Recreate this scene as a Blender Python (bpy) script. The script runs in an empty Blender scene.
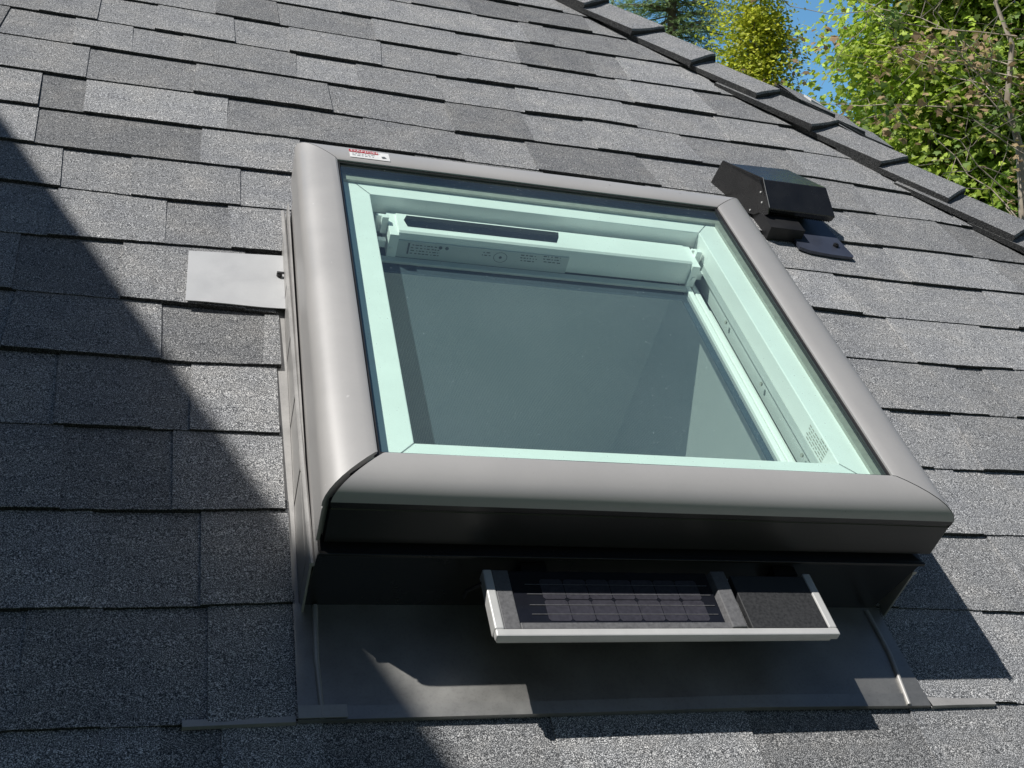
import bpy, math, random
from mathutils import Vector, Matrix
random.seed(7)
col = bpy.context.scene.collection
SC = bpy.context.scene
TH = math.radians(40.0)
c0, s0 = math.cos(TH), math.sin(TH)
ORG = Vector((0, 0, 4.5))
RM = Matrix(((1, 0, 0), (0, c0, -s0), (0, s0, c0)))      # roof frame (u along course, v up slope, w normal) -> world
def W(u, v, w): return RM @ Vector((u, v, w)) + ORG
V = Vector

# ------------------------------------------------------------------ materials
def mat(name):
    m = bpy.data.materials.new(name); m.use_nodes = True
    nt = m.node_tree; b = nt.nodes['Principled BSDF']
    return m, nt, b
def N(nt, t, **kw):
    n = nt.nodes.new(t)
    for k, v in kw.items():
        if k in n.inputs: n.inputs[k].default_value = v
        else: setattr(n, k, v)
    return n
def noise(nt, co, scale, detail=2, rough=.5):
    n = nt.nodes.new('ShaderNodeTexNoise'); n.inputs['Scale'].default_value = scale
    n.inputs['Detail'].default_value = detail; n.inputs['Roughness'].default_value = rough
    nt.links.new(co, n.inputs['Vector']); return n
def ramp(nt, fac, stops):
    r = nt.nodes.new('ShaderNodeValToRGB'); e = r.color_ramp.elements
    while len(e) < len(stops): e.new(.5)
    for i, (p, c) in enumerate(stops):
        e[i].position = p
        e[i].color = (c, c, c, 1) if not isinstance(c, tuple) else (*c, 1)
    nt.links.new(fac, r.inputs['Fac']); return r
def mul(nt, a, b, blend='MULTIPLY', fac=1.0):
    m = nt.nodes.new('ShaderNodeMix'); m.data_type = 'RGBA'; m.blend_type = blend
    m.inputs[0].default_value = fac
    nt.links.new(a, m.inputs[6]); nt.links.new(b, m.inputs[7]); return m.outputs[2]
def coords(nt): return nt.nodes.new('ShaderNodeTexCoord').outputs['Object']

def shingle_mat():
    m, nt, b = mat('asphalt_granules'); co = coords(nt)
    n1 = noise(nt, co, 860, 1, .6)
    r1 = ramp(nt, n1.outputs['Fac'], [(.28, (.024, .026, .030)), (.43, (.100, .104, .111)), (.56, (.335, .34, .345)), (.68, (.88, .875, .865))])
    n2 = noise(nt, co, 300, 1, .5); r2 = ramp(nt, n2.outputs['Fac'], [(.36, .70), (.64, 1.15)])
    n3 = noise(nt, co, 11, 5, .68); r3 = ramp(nt, n3.outputs['Fac'], [(.28, (.80, .81, .84)), (.5, (.98, .98, .98)), (.72, (1.17, 1.14, 1.10))])
    a = nt.nodes.new('ShaderNodeAttribute'); a.attribute_name = 'tint'
    x = mul(nt, r1.outputs[0], r2.outputs[0]); x = mul(nt, x, r3.outputs[0]); x = mul(nt, x, a.outputs['Color'])
    nt.links.new(x, b.inputs['Base Color']); b.inputs['Roughness'].default_value = .95
    b.inputs['Specular IOR Level'].default_value = .25
    bp = nt.nodes.new('ShaderNodeBump'); bp.inputs['Strength'].default_value = .55; bp.inputs['Distance'].default_value = .0012
    nt.links.new(n1.outputs['Fac'], bp.inputs['Height']); nt.links.new(bp.outputs[0], b.inputs['Normal'])
    return m
def paint(name, c, rough=.4, metal=0.0, dirt=.25, dscale=9, spec=.5, bump=0.0, spots=False):
    m, nt, b = mat(name); co = coords(nt)
    n = noise(nt, co, dscale, 5, .62); r = ramp(nt, n.outputs['Fac'], [(.25, 1 - dirt), (.75, 1 + dirt * .4)])
    n2 = noise(nt, co, dscale * 34, 2, .6); r2 = ramp(nt, n2.outputs['Fac'], [(.2, 1 - dirt * .5), (.5, 1.0)])
    base = nt.nodes.new('ShaderNodeRGB'); base.outputs[0].default_value = (*c, 1)
    x = mul(nt, base.outputs[0], r.outputs[0]); x = mul(nt, x, r2.outputs[0])
    if spots:
        mp = nt.nodes.new('ShaderNodeMapping'); mp.inputs['Scale'].default_value = (1, .45, 1); nt.links.new(co, mp.inputs[0])
        n3 = noise(nt, mp.outputs[0], 75, 2, .6); r3 = ramp(nt, n3.outputs['Fac'], [(.735, 1.0), (.78, .62)]); x = mul(nt, x, r3.outputs[0])
        n4 = noise(nt, co, 130, 1, .5); r4 = ramp(nt, n4.outputs['Fac'], [(.79, 0.0), (.83, .10)]); x = mul(nt, x, r4.outputs[0], 'ADD')
    nt.links.new(x, b.inputs['Base Color'])
    rr = ramp(nt, n.outputs['Fac'], [(.3, max(.02, rough * .8)), (.7, min(1, rough * 1.25))])
    nt.links.new(rr.outputs[0], b.inputs['Roughness'])
    b.inputs['Metallic'].default_value = metal; b.inputs['Specular IOR Level'].default_value = spec
    if bump:
        bp = nt.nodes.new('ShaderNodeBump'); bp.inputs['Strength'].default_value = bump; bp.inputs['Distance'].default_value = .002
        nb = noise(nt, co, dscale * 2.5, 3, .5); nt.links.new(nb.outputs['Fac'], bp.inputs['Height']); nt.links.new(bp.outputs[0], b.inputs['Normal'])
    return m
def screen_mat():
    m, nt, b = mat('screen_mesh'); co = coords(nt)
    out = nt.nodes['Material Output']
    n = noise(nt, co, 900, 1, .5); r = ramp(nt, n.outputs['Fac'], [(.3, (.085, .115, .155)), (.7, (.13, .17, .22))])
    nn = noise(nt, co, 330, 0, .5); rr = ramp(nt, nn.outputs['Fac'], [(.83, 0.0), (.88, .4)])
    x = mul(nt, r.outputs[0], rr.outputs[0], 'ADD')
    nt.links.new(x, b.inputs['Base Color']); b.inputs['Roughness'].default_value = .8
    # weave of the mesh lets part of the light through
    w1 = N(nt, 'ShaderNodeTexWave', Scale=150.0, bands_direction='X'); w2 = N(nt, 'ShaderNodeTexWave', Scale=150.0, bands_direction='Y')
    nt.links.new(co, w1.inputs['Vector']); nt.links.new(co, w2.inputs['Vector'])
    mx = N(nt, 'ShaderNodeMath', operation='MULTIPLY'); nt.links.new(w1.outputs['Fac'], mx.inputs[0]); nt.links.new(w2.outputs['Fac'], mx.inputs[1])
    mp = N(nt, 'ShaderNodeMapRange'); nt.links.new(mx.outputs[0], mp.inputs[0]); mp.inputs[3].default_value = .48; mp.inputs[4].default_value = .84
    t = nt.nodes.new('ShaderNodeBsdfTransparent'); ms = nt.nodes.new('ShaderNodeMixShader')
    nt.links.new(mp.outputs[0], ms.inputs[0]); nt.links.new(b.outputs[0], ms.inputs[1]); nt.links.new(t.outputs[0], ms.inputs[2])
    nt.links.new(ms.outputs[0], out.inputs['Surface']); return m
def glass_mat():
    m, nt, b = mat('tinted_glazing'); out = nt.nodes['Material Output']; co = coords(nt)
    t = nt.nodes.new('ShaderNodeBsdfTransparent'); t.inputs[0].default_value = (.865, 1.0, .935, 1)
    g = nt.nodes.new('ShaderNodeBsdfGlossy'); g.inputs['Roughness'].default_value = .01; g.inputs['Color'].default_value = (.50, .84, 1, 1)
    lw = N(nt, 'ShaderNodeLayerWeight', Blend=.5)
    pw = N(nt, 'ShaderNodeMath', operation='POWER'); nt.links.new(lw.outputs['Facing'], pw.inputs[0]); pw.inputs[1].default_value = 4.0
    f = N(nt, 'ShaderNodeMapRange'); nt.links.new(pw.outputs[0], f.inputs[0]); f.inputs[3].default_value = .105; f.inputs[4].default_value = 1.0
    ms = nt.nodes.new('ShaderNodeMixShader'); nt.links.new(f.outputs[0], ms.inputs[0]); nt.links.new(t.outputs[0], ms.inputs[1]); nt.links.new(g.outputs[0], ms.inputs[2])
    d = nt.nodes.new('ShaderNodeBsdfDiffuse'); d.inputs[0].default_value = (.75, .9, .95, 1)
    n = noise(nt, co, 3.5, 4, .6); n2 = noise(nt, co, 420, 0, .5)
    r = ramp(nt, n.outputs['Fac'], [(.35, .012), (.75, .035)]); r2 = ramp(nt, n2.outputs['Fac'], [(.80, 0.0), (.86, .30)])
    x = mul(nt, r.outputs[0], r2.outputs[0], 'ADD')
    m2 = nt.nodes.new('ShaderNodeMixShader'); nt.links.new(x, m2.inputs[0]); nt.links.new(ms.outputs[0], m2.inputs[1]); nt.links.new(d.outputs[0], m2.inputs[2])
    nt.links.new(m2.outputs[0], out.inputs['Surface']); return m
def leaf_mat(name, trans=.35, gloss=.45):
    m, nt, b = mat(name); out = nt.nodes['Material Output']
    a = nt.nodes.new('ShaderNodeAttribute'); a.attribute_name = 'tint'
    nt.links.new(a.outputs['Color'], b.inputs['Base Color']); b.inputs['Roughness'].default_value = gloss
    b.inputs['Specular IOR Level'].default_value = .3
    t = nt.nodes.new('ShaderNodeBsdfTranslucent'); nt.links.new(a.outputs['Color'], t.inputs['Color'])
    ms = nt.nodes.new('ShaderNodeMixShader'); ms.inputs[0].default_value = trans
    nt.links.new(b.outputs[0], ms.inputs[1]); nt.links.new(t.outputs[0], ms.inputs[2]); nt.links.new(ms.outputs[0], out.inputs['Surface'])
    return m
def bark_mat(name, c1, c2):
    m, nt, b = mat(name); co = coords(nt); n = noise(nt, co, 9, 5, .65)
    r = ramp(nt, n.outputs['Fac'], [(.3, c1), (.7, c2)]); nt.links.new(r.outputs[0], b.inputs['Base Color']); b.inputs['Roughness'].default_value = .9
    return m
M = {
 'shingle': shingle_mat(),
 'clad': paint('grey_lacquered_aluminium', (.40, .39, .38), .42, .12, .05, 5, spots=True),
 'clad_shade': paint('shade_toned_aluminium', (.020, .0195, .019), .3, .2, .25, 6),  # near black puts the shade on the kerb front into its colour
 'fascia_shade': paint('fascia_painted_shade', (.034, .033, .032), .32, .2, .2, 5),  # same paint as the covers, darkened to paint in the fascia's shade
 'steel': paint('grey_painted_flashing', (.42, .41, .395), .45, .3, .25, 11, bump=.12),
 'apron': paint('apron_flashing', (.40, .395, .375), .46, .80, .3, 9, bump=.16),
 'plate': paint('aluminium_plate', (.47, .475, .48), .6, .1, .1, 14, bump=.15),
 'white': paint('white_lacquer', (.97, .97, .96), .35, 0, .06, 14),
 'white_dull': paint('white_pvc', (.56, .58, .58), .4, 0, .08, 12),
 'spacer': paint('glazing_spacer', (.40, .40, .36), .5, .2, .15, 60),
 'rubber': paint('black_rubber', (.012, .012, .013), .5, 0, .2, 20),
 'black': paint('black_sheet_metal', (.014, .0135, .013), .28, .1, .5, 22),
 'vent': paint('black_vent_paint', (.026, .025, .025), .26, .15, .45, 18, spec=.9, bump=.08),
 'flange': paint('painted_sheen_flange', (.075, .085, .12), .3, .4, .3, 18, spec=.8),  # bluish sky sheen put into the flange colour
 'shade_blue': paint('painted_blue_shade', (.035, .085, .135), .4, 0, .2, 12),  # deep blue shade inside the frame, painted as a colour
 'screen': screen_mat(), 'glass': glass_mat(),
 'drywall': paint('painted_drywall', (.86, .87, .86), .8, 0, .05, 5),
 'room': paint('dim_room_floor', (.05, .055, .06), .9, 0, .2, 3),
 'ink': paint('printed_ink', (.10, .11, .12), .6, 0, .1, 30),
 'red': paint('red_print', (.45, .02, .03), .5, 0, .2, 60),
 'sticker': paint('sticker_paper', (.75, .75, .74), .5, 0, .1, 60),
 'pframe': paint('light_grey_panel_frame', (.60, .60, .585), .4, .2, .1, 20),
 'pad': paint('textured_black_plastic', (.032, .033, .035), .6, 0, .5, 300),
 'padgrey': paint('textured_grey_plastic', (.13, .13, .135), .6, 0, .4, 300),
 'pvback': paint('photovoltaic_backing', (.012, .013, .018), .12, 0, .3, 40),
 'cell': paint('photovoltaic_cell', (.062, .060, .074), .16, .2, .35, 200),
 'siding': paint('house_siding', (.13, .135, .14), .7, 0, .12, 4),
 'trim': paint('house_trim', (.70, .70, .68), .6, 0, .1, 4),
 'grass': paint('mown_grass', (.055, .09, .025), .95, 0, .5, .6),
 'maple': leaf_mat('maple_leaves', .45), 'birch': leaf_mat('birch_leaves', .35), 'fir': leaf_mat('fir_needles', .3, .6),
 'dry': leaf_mat('dry_leaves', .3, .7),
 'bark': bark_mat('grey_brown_bark', (.10, .08, .06), (.22, .18, .14)),
 'palebark': bark_mat('pale_bark', (.24, .19, .14), (.55, .48, .38)),
}

# ------------------------------------------------------------------ mesh builder
class MB:
    def __init__(s): s.v = []; s.f = []; s.t = []
    def face(s, pts, tint=1.0):
        i = len(s.v); s.v += [tuple(p) for p in pts]; s.f.append(tuple(range(i, i + len(pts)))); s.t.append(tint); return s
    def grid(s, rows, tint=1.0, close=False):
        i = len(s.v); n = len(rows[0])
        for r in rows: s.v += [tuple(p) for p in r]
        for a in range(len(rows) - 1):
            for b in range(n if close else n - 1):
                b2 = (b + 1) % n
                s.f.append((i + a * n + b, i + a * n + b2, i + (a + 1) * n + b2, i + (a + 1) * n + b)); s.t.append(tint)
        return s
    def box(s, a, b, tint=1.0):
        (x0, y0, z0), (x1, y1, z1) = a, b
        i = len(s.v); s.v += [(x, y, z) for z in (z0, z1) for y in (y0, y1) for x in (x0, x1)]
        for q in ((0, 2, 3, 1), (4, 5, 7, 6), (0, 1, 5, 4), (2, 6, 7, 3), (0, 4, 6, 2), (1, 3, 7, 5)):
            s.f.append(tuple(i + k for k in q)); s.t.append(tint)
        return s
    def hexa(s, lo, hi, tint=1.0):          # lo, hi: four points each, ccw seen from above
        i = len(s.v); s.v += [tuple(p) for p in lo] + [tuple(p) for p in hi]
        for q in ((3, 2, 1, 0), (4, 5, 6, 7), (0, 1, 5, 4), (1, 2, 6, 5), (2, 3, 7, 6), (3, 0, 4, 7)):
            s.f.append(tuple(i + k for k in q)); s.t.append(tint)
        return s
    def tube(s, pts, rad, seg=8, tint=1.0):
        pts = [V(p) for p in pts]
        if not isinstance(rad, (list, tuple)): rad = [rad] * len(pts)
        rows = []; ref = V((.3, .2, .93))
        for k, p in enumerate(pts):
            d = (pts[min(k + 1, len(pts) - 1)] - pts[max(k - 1, 0)])
            if d.length < 1e-9: d = V((0, 0, 1))
            d.normalize(); a = d.cross(ref)
            if a.length < .05: a = d.cross(V((1, 0, 0)))
            a.normalize(); b = d.cross(a)
            rows.append([p + (a * math.cos(2 * math.pi * j / seg) + b * math.sin(2 * math.pi * j / seg)) * rad[k] for j in range(seg)])
        s.grid(rows, tint, close=True)
        s.face(rows[0][::-1], tint); s.face(rows[-1], tint); return s
    def mesh(s, name, m, off=(0, 0, 0), smooth=None, bevel=0):
        me = bpy.data.meshes.new(name)
        o = V(off); me.from_pydata([(a - o.x, b - o.y, c - o.z) for a, b, c in s.v], [], s.f); me.update()
        if any(t != 1.0 for t in s.t):
            at = me.attributes.new('tint', 'FLOAT_COLOR', 'FACE'); buf = []
            for t in s.t: buf += [t, t, t, 1.0] if not isinstance(t, tuple) else [*t, 1.0]
            at.data.foreach_set('color', buf)
        elif m is M['shingle']:
            at = me.attributes.new('tint', 'FLOAT_COLOR', 'FACE'); at.data.foreach_set('color', [1.0] * (4 * len(s.f)))
        me.materials.append(m)
        if smooth: 
            me.polygons.foreach_set('use_smooth', [True] * len(me.polygons)); me.set_sharp_from_angle(angle=math.radians(smooth))
        return me
BASE = {}
def tag(o, label=None, cat=None, group=None, kind=None):
    if label: o['label'] = label
    if cat: o['category'] = cat
    if group: o['group'] = group
    if kind: o['kind'] = kind
    return o
def thing(name, base, label, cat, roof=True, group=None):
    o = bpy.data.objects.new(name, None); col.objects.link(o); o.empty_display_size = .1
    if roof: o.location = W(*base); o.rotation_euler = (TH, 0, 0)
    else: o.location = base
    BASE[o.name] = V(base); return tag(o, label, cat, group)
def part(name, mb, m, parent, smooth=None, bevel=0, label=None, kind=None):
    b = BASE[parent.name]
    o = bpy.data.objects.new(name, mb.mesh(name, M[m], b, smooth)); col.objects.link(o); o.parent = parent
    BASE[o.name] = b
    if bevel:
        md = o.modifiers.new('edge', 'BEVEL'); md.width = bevel; md.segments = 2; md.limit_method = 'ANGLE'; md.angle_limit = math.radians(40)
    if label: o['label'] = label
    if kind: o['kind'] = kind
    return o
def world_part(name, mb, m, parent, smooth=None, bevel=0, label=None):
    """part whose points are given in world space under a roof-rotated thing"""
    R = RM.transposed(); mb.v = [tuple(R @ (V(p) - ORG)) for p in mb.v]
    return part(name, mb, m, parent, smooth, bevel, label)
def text_mesh(body, size):
    cu = bpy.data.curves.new('lettering', 'FONT'); cu.body = body; cu.size = size; cu.align_x = 'LEFT'
    o = bpy.data.objects.new('lettering', cu); col.objects.link(o)
    bpy.context.view_layer.update()
    me = bpy.data.meshes.new_from_object(o.evaluated_get(bpy.context.evaluated_depsgraph_get()))
    bpy.data.objects.remove(o); bpy.data.curves.remove(cu); return me
def lettering(body, size, org, ex, ey, m, parent, name='lettering', sx=1.0):
    me = text_mesh(body, size); mb = MB(); vs = [v.co.copy() for v in me.vertices]
    for p in me.polygons: mb.face([V(org) + V(ex) * vs[i].x * sx + V(ey) * vs[i].y for i in p.vertices])
    return part(name, mb, m, parent)

# ------------------------------------------------------------------ house + roof
S = .143
L0 = {0:[(-0.355,-0.0036),(-0.076,-0.0001),(0.675,0.0030),(0.825,-0.0056)],
1:[(-0.378,-0.0027),(-0.18,0.003),(-0.074,0.0076),(0.719,0.0039),(0.923,-0.0026)],
2:[(-0.400,-0.0034),(-0.2,0.002),(-0.071,0.0096),(0.886,-0.0013),(1.021,0.0002)],
3:[(-0.422,0.0003),(-0.082,0.0036),(0.919,-0.0006),(1.118,0.0015)],
4:[(-0.445,0.0025),(-0.204,-0.0014),(-0.072,0.0053),(0.921,0.0002),(1.214,0.0012)],
5:[(-0.466,-0.0049),(-0.290,-0.0066),(-0.077,-0.0125),(0.917,-0.0007),(1.153,-0.0020),(1.313,0.0048)],
6:[(-0.489,-0.0010),(-0.074,0.0148),(0.915,0.0050),(1.077,0.0003),(1.409,0.0052)],
7:[(-0.513,0.0088),(-0.261,0.0034),(-0.071,0.0127),(0.917,0.0025),(1.249,-0.0021),(1.502,0.0006)],
8:[(-0.533,-0.0021),(-0.322,-0.0028),(-0.060,0.0016),(1.124,-0.0062),(1.354,-0.0033),(1.595,-0.0050)],
9:[(-0.555,-0.0055),(-0.208,-0.0031),(-0.056,0.0015),(1.171,-0.0029),(1.441,0.0049),(1.579,-0.0091)],
10:[(-0.578,-0.0016),(-0.426,-0.0047),(-0.235,-0.0017),(-0.020,0.0006),(0.297,-0.0152),(0.633,-0.0076),(0.938,-0.0026),(1.179,0.0052),(1.474,-0.0117)],
11:[(-0.601,0.0067),(-0.354,0.0016),(-0.015,-0.0036),(0.300,-0.0111),(0.485,-0.0081),(0.674,0.0036),(0.877,-0.0037),(1.158,0.0024),(1.363,-0.0003)],
12:[(-0.623,0.0045),(-0.364,-0.0014),(-0.009,-0.0133),(0.292,-0.0186),(0.710,-0.0047),(1.258,0.0021)],
13:[(-0.319,0.0025),(-0.003,-0.0058),(0.377,-0.0086),(0.749,-0.0044),(1.157,0.0107)],
14:[(0.003,-0.0012),(0.392,-0.0078),(0.791,0.0111),(1.041,0.0186)],
15:[(0.374,0.0016),(0.664,0.0086),(0.831,0.0177),(0.934,0.0157)]}
JT = {-1:[(-0.210,-0.212),(-0.154,-0.154),(-0.054,-0.056),(0.190,0.192),(0.422,0.430),(0.645,0.654)],
0:[(-0.344,-0.352),(-0.267,-0.279),(-0.168,-0.171),(0.811,0.858)],
1:[(-0.291,-0.303),(-0.179,-0.182),(0.72,0.73),(0.950,0.952)],
2:[(-0.337,-0.352),(-0.215,-0.221),(0.944,0.980)],
3:[(-0.362,-0.374),(-0.248,-0.257),(-0.200,-0.203),(0.937,0.930),(1.035,1.06)],
4:[(-0.444,-0.445),(-0.243,-0.250),(-0.106,-0.101),(1.138,1.152),(1.196,1.215)],
5:[(-0.451,-0.461),(-0.307,-0.315),(-.13,-.13),(1.067,1.078),(1.284,1.298)],
6:[(-0.423,-0.425),(-0.253,-0.258),(-0.152,-0.159),(.52,.52),(.8,.8),(1.024,1.026),(1.394,1.391)],
7:[(-0.423,-0.436),(-0.314,-0.324),(-0.138,-0.138),(.12,.12),(.35,.35),(.6,.6),(.83,.83),(1.213,1.218),(1.496,1.497)],
8:[(-0.480,-0.492),(-0.208,-0.208),(-0.032,-0.026),(.2,.2),(.47,.47),(.7,.7),(.96,.96),(1.196,1.188),(1.454,1.440)],
9:[(-0.493,-0.505),(-0.416,-0.426),(-0.164,-0.162),(0.106,0.108),(0.303,0.300),(0.460,0.457),(0.738,0.713),(1.0,1.0),(1.275,1.289),(1.511,1.515)],
10:[(-0.427,-0.435),(-0.229,-0.227),(0.045,0.042),(0.302,0.301),(0.480,0.478),(0.628,0.631),(0.885,0.874),(1.166,1.168),(1.401,1.405)],
11:[(-0.468,-0.477),(-0.355,-0.362),(-0.256,-0.259),(-0.023,-0.018),(0.112,0.115),(0.301,0.300),(0.488,0.493),(0.767,0.766),(1.013,1.020),(1.216,1.203)],
12:[(-0.434,-0.439),(-0.318,-0.319),(-0.150,-0.155),(-0.033,-0.029),(0.173,0.187),(0.373,0.376),(0.550,0.554),(0.803,0.79),(1.028,1.01)],
13:[(-0.195,-0.195),(-0.051,-0.055),(0.175,0.178),(0.384,0.392),(0.537,0.55),(0.739,0.752),(0.835,0.839),(1.097,1.086)],
14:[(-.35,-.35),(-.12,-.12),(0.103,0.104),(0.469,0.475),(0.593,0.592),(0.662,0.661),(0.931,0.91)],
15:[(-.3,-.3),(-.1,-.1),(.09,.09),(0.296,0.298),(0.458,0.467),(.62,.62),(0.809,0.812)]}
def edge_off(k, u):
    t = L0.get(k)
    if not t: return .003 * math.sin(u * 2.1 + k * 1.7)
    if u <= t[0][0]: return t[0][1]
    for (a, x), (b, y) in zip(t, t[1:]):
        if u <= b:
            q = (u - a) / (b - a); return x + (y - x) * q
    return t[-1][1]
def uhip(v): return 1.375 - .70 * (v - 1.718)
VR = 4.0                                   # ridge
rs = random.Random(21)
def course(mb, k, ulo, uhi_of, cuts=None):
    """one course of laminated shingles: base layer + overlay tabs, ragged butt edges"""
    js = list(JT.get(k, []))
    uend = uhi_of((k + .5) * S) + .3
    if not js: js = [(.1 * rs.random(), 0)]; js[0] = (js[0][0], js[0][0] + rs.uniform(-.01, .01))
    while js[0][0] > ulo + .1: a = js[0][0] - rs.uniform(.09, .27); js.insert(0, (a, a + rs.uniform(-.008, .008)))
    while js[-1][0] < uend: a = js[-1][0] + rs.uniform(.09, .27); js.append((a, a + rs.uniform(-.008, .008)))
    up = (k % 2 == 0)
    for i in range(len(js) - 1):
        up = not up
        tint = rs.choice([.70, .84, .90, .96, 1.0, 1.0, 1.05, 1.12]) * (1.0 if up else .95)
        if JT.get(k) is None: pass
        (a0, a1), (b0, b1) = js[i], js[i + 1]
        add = .0026 if up else 0.0
        pieces = [(a0, a1, b0, b1)]
        if cuts and k in cuts:
            c, d = cuts[k]; pieces = []
            if a0 < c: pieces.append((a0, a1, min(b0, c), min(b1, c)))
            if b0 > d: pieces.append((max(a0, d), max(a1, d), b0, b1))
        for (p0, p1, q0, q1) in pieces:
            n = max(1, int((q0 - p0) / .012)); rows = []
            lift = rs.choice([0, 0, .0006, .0022])
            for j in range(n + 1):
                f = j / n; ub = p0 + (q0 - p0) * f; ut = p1 + (q1 - p1) * f
                e = (rs.random() - .5) * .0009
                vb = k * S + edge_off(k, ub) + e; vt = (k + 1) * S + edge_off(k + 1, ut) + .02
                r = []
                for (fv, du) in ((0, 0), (.33, .4), (.7, .8), (1.0, 1.0)):
                    vv = vb + (vt - vb) * fv; uu = ub + (ut - ub) * fv
                    h = uhi_of(vv); uu = min(uu, h)
                    sag = (rs.random() - .5) * .0004
                    ww = .0052 + lift * (1 - fv) - .0054 * fv + add + sag
                    r.append((uu, vv, ww))
                r.insert(0, (r[0][0], r[0][1] + .0012, -.004)); r.insert(1, (r[1][0], r[1][1] - .0, r[1][2] - .0006))
                rows.append(r)
            cl = [rows[0][m_] for m_ in range(len(rows[0]))]
            if all(abs(r[1][0] - uhi_of(r[1][1])) < 1e-4 for r in rows): continue
            mb.grid([[row[m_] for row in rows] for m_ in range(2)], .18); mb.grid([[row[m_] for row in rows] for m_ in range(1, len(rows[0]))], tint)  # butt faces tinted dark: their shade is put into the colour
            for row, tf in ((rows[0], 1.25), (rows[-1], .3)):         # side faces: sunlit left and shaded right put into the tint
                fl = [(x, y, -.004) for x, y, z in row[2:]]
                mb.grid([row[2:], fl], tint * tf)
house = thing('house', (0, -1.7, 0), 'house with a dark grey shingled hip roof seen close up', 'house')
mb = MB()
cuts = {k: (-.082 + rs.uniform(-.004, .006), .677 + rs.uniform(-.004, .006)) for k in range(0, 6)}
cuts[0] = (-.077, .679); cuts[3] = (-.087, .68)
for k in range(-12, 28): course(mb, k, -3.2, uhip, cuts)
# sheathing under the shingles with the rough opening for the skylight
zz = -.006
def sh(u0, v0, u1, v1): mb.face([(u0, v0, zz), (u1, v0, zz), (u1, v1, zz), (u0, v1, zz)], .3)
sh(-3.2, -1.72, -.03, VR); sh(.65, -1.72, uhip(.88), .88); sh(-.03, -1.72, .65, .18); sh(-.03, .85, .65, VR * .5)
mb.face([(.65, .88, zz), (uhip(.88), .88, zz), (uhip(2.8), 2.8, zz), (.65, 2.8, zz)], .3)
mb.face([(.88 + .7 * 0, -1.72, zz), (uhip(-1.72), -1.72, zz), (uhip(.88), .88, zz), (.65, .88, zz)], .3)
roof = part('roof', mb, 'shingle', house)
# hip geometry
hd = V((-.70, 1, 0)).normalized()
yax = RM.transposed() @ V((0, 1, 0)); n2 = hd.cross(yax)
if n2.z < 0: n2 = -n2
n2.normalize(); n1 = V((0, 0, 1))
e1 = V((-hd.y, hd.x, 0)); e1 = e1 if e1.x < 0 else -e1
e2 = hd.cross(n2); e2 = e2 if e2.x > 0 else -e2
def hippt(v): return V((uhip(v), v, 0))
# other face of the hip: its own shingle courses parallel to y
mb = MB()
ex = RM.transposed() @ V((0, 1, 0)); dn = n2.cross(ex); dn = dn if dn.x > 0 else -dn; dn.normalize()
top = hippt(3.9); 
for k in range(-2, 44):
    for seg in range(60):
        a = -4.6 + seg * .17 + (k % 3) * .06
        tint = rs.choice([.75, .9, 1.0, 1.1]); hh = .003 * ((seg + k) % 2)
        def P(al, d, h): return top + ex * (-al) + dn * d + n2 * h
        d0, d1 = k * S, (k + 1) * S + .012
        # stay below the hip line
        pts = []
        def ok(al, d):
            p = P(al, d, 0); q = p - hippt(p.y if False else 0); s_ = (p - top).dot(-hd)
            foot = top - hd * s_; return (p - foot).dot(e2) > .01
        if ok(a, d0) and ok(a + .17, d0) and ok(a, d1):
            lo = [P(a, d1, .008 + hh), P(a + .17, d1, .008 + hh), P(a + .17, d0, .001 + hh), P(a, d0, .001 + hh)]
            mb.face(lo, tint); mb.face([lo[1], lo[0], P(a, d1, -.003), P(a + .17, d1, -.003)], tint * .7)
B0 = hippt(-1.72); 
far = B0 + ex * 7.0
mb.face([top - n2 * .004, B0 - n2 * .004, far - n2 * .004], .6)
part('side_slope', mb, 'shingle', house)
# hip cap shingles
caps = [(.790, 2.30), (.9197, 2.146), (1.043, 1.9954), (1.204, 1.8423), (1.2757, 1.6666), (1.4223, 1.5197), (1.5183, 1.370), (1.5951, 1.2051)]
def capmesh(t0, near, wob, rnd, tint):
    """t0 distance along hip (downwards) of the butt, near = flap width on the visible slope"""
    mb = MB(); Lc = .31; o = V((0, 0, 0))
    sect = [(-near, 0, 1), (-near * .6, 0, 1), (-.035, .0, 1), (-.014, .001, .8), (0, .0035, .5), (.014, .001, .2), (.035, 0, 0), (.07, 0, 0), (.12, 0, 0)]
    rows_top = []; rows_bot = []
    for fv in (0, .012, .2, .45, .7, 1.0):
        rt = []; rb = []
        for s_, hh, bl in sect:
            base = hippt(0) - hd * (t0 - Lc * fv)
            q = base + (e1 * (-s_) if s_ < 0 else e2 * s_)
            n = (n1 * bl + n2 * (1 - bl)).normalized()
            h = .036 - .026 * fv + hh + (-.005 if fv == 0 else 0) + .0015 * math.sin(s_ * 40 + t0 * 9)
            sk = wob * (-s_ - .05) * .3 * (1 - fv)
            q = q - hd * sk
            rt.append(q + n * h); rb.append(q + n * max(-.002, h - .017 + .006 * fv) + hd * .002)
        rows_top.append(rt); rows_bot.append(rb)
    mb.grid(rows_top, tint); mb.grid([rows_bot[0], rows_top[0]], tint * .22)  # end face tint darkened to paint in the butt shadow
    mb.grid([[r[0] for r in rows_top], [r[0] for r in rows_bot]], tint * .3); mb.grid(rows_bot[::-1], .3)
    return mb
def hip_t(p):
    d = V((p[0], p[1], 0)) - hippt(0); return -d.dot(hd), (V((p[0], p[1], 0)) - hippt(0)).dot(e1)
tl = [hip_t(p) for p in caps]
T0 = tl[0][0]; TN = tl[-1][0]
ts = [(T0 - .2 * i, .115) for i in range(10, 0, -1)] + [(a, max(.1, min(.125, b))) for a, b in tl] + [(TN + .2 * i, .115) for i in range(1, 14)]
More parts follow.
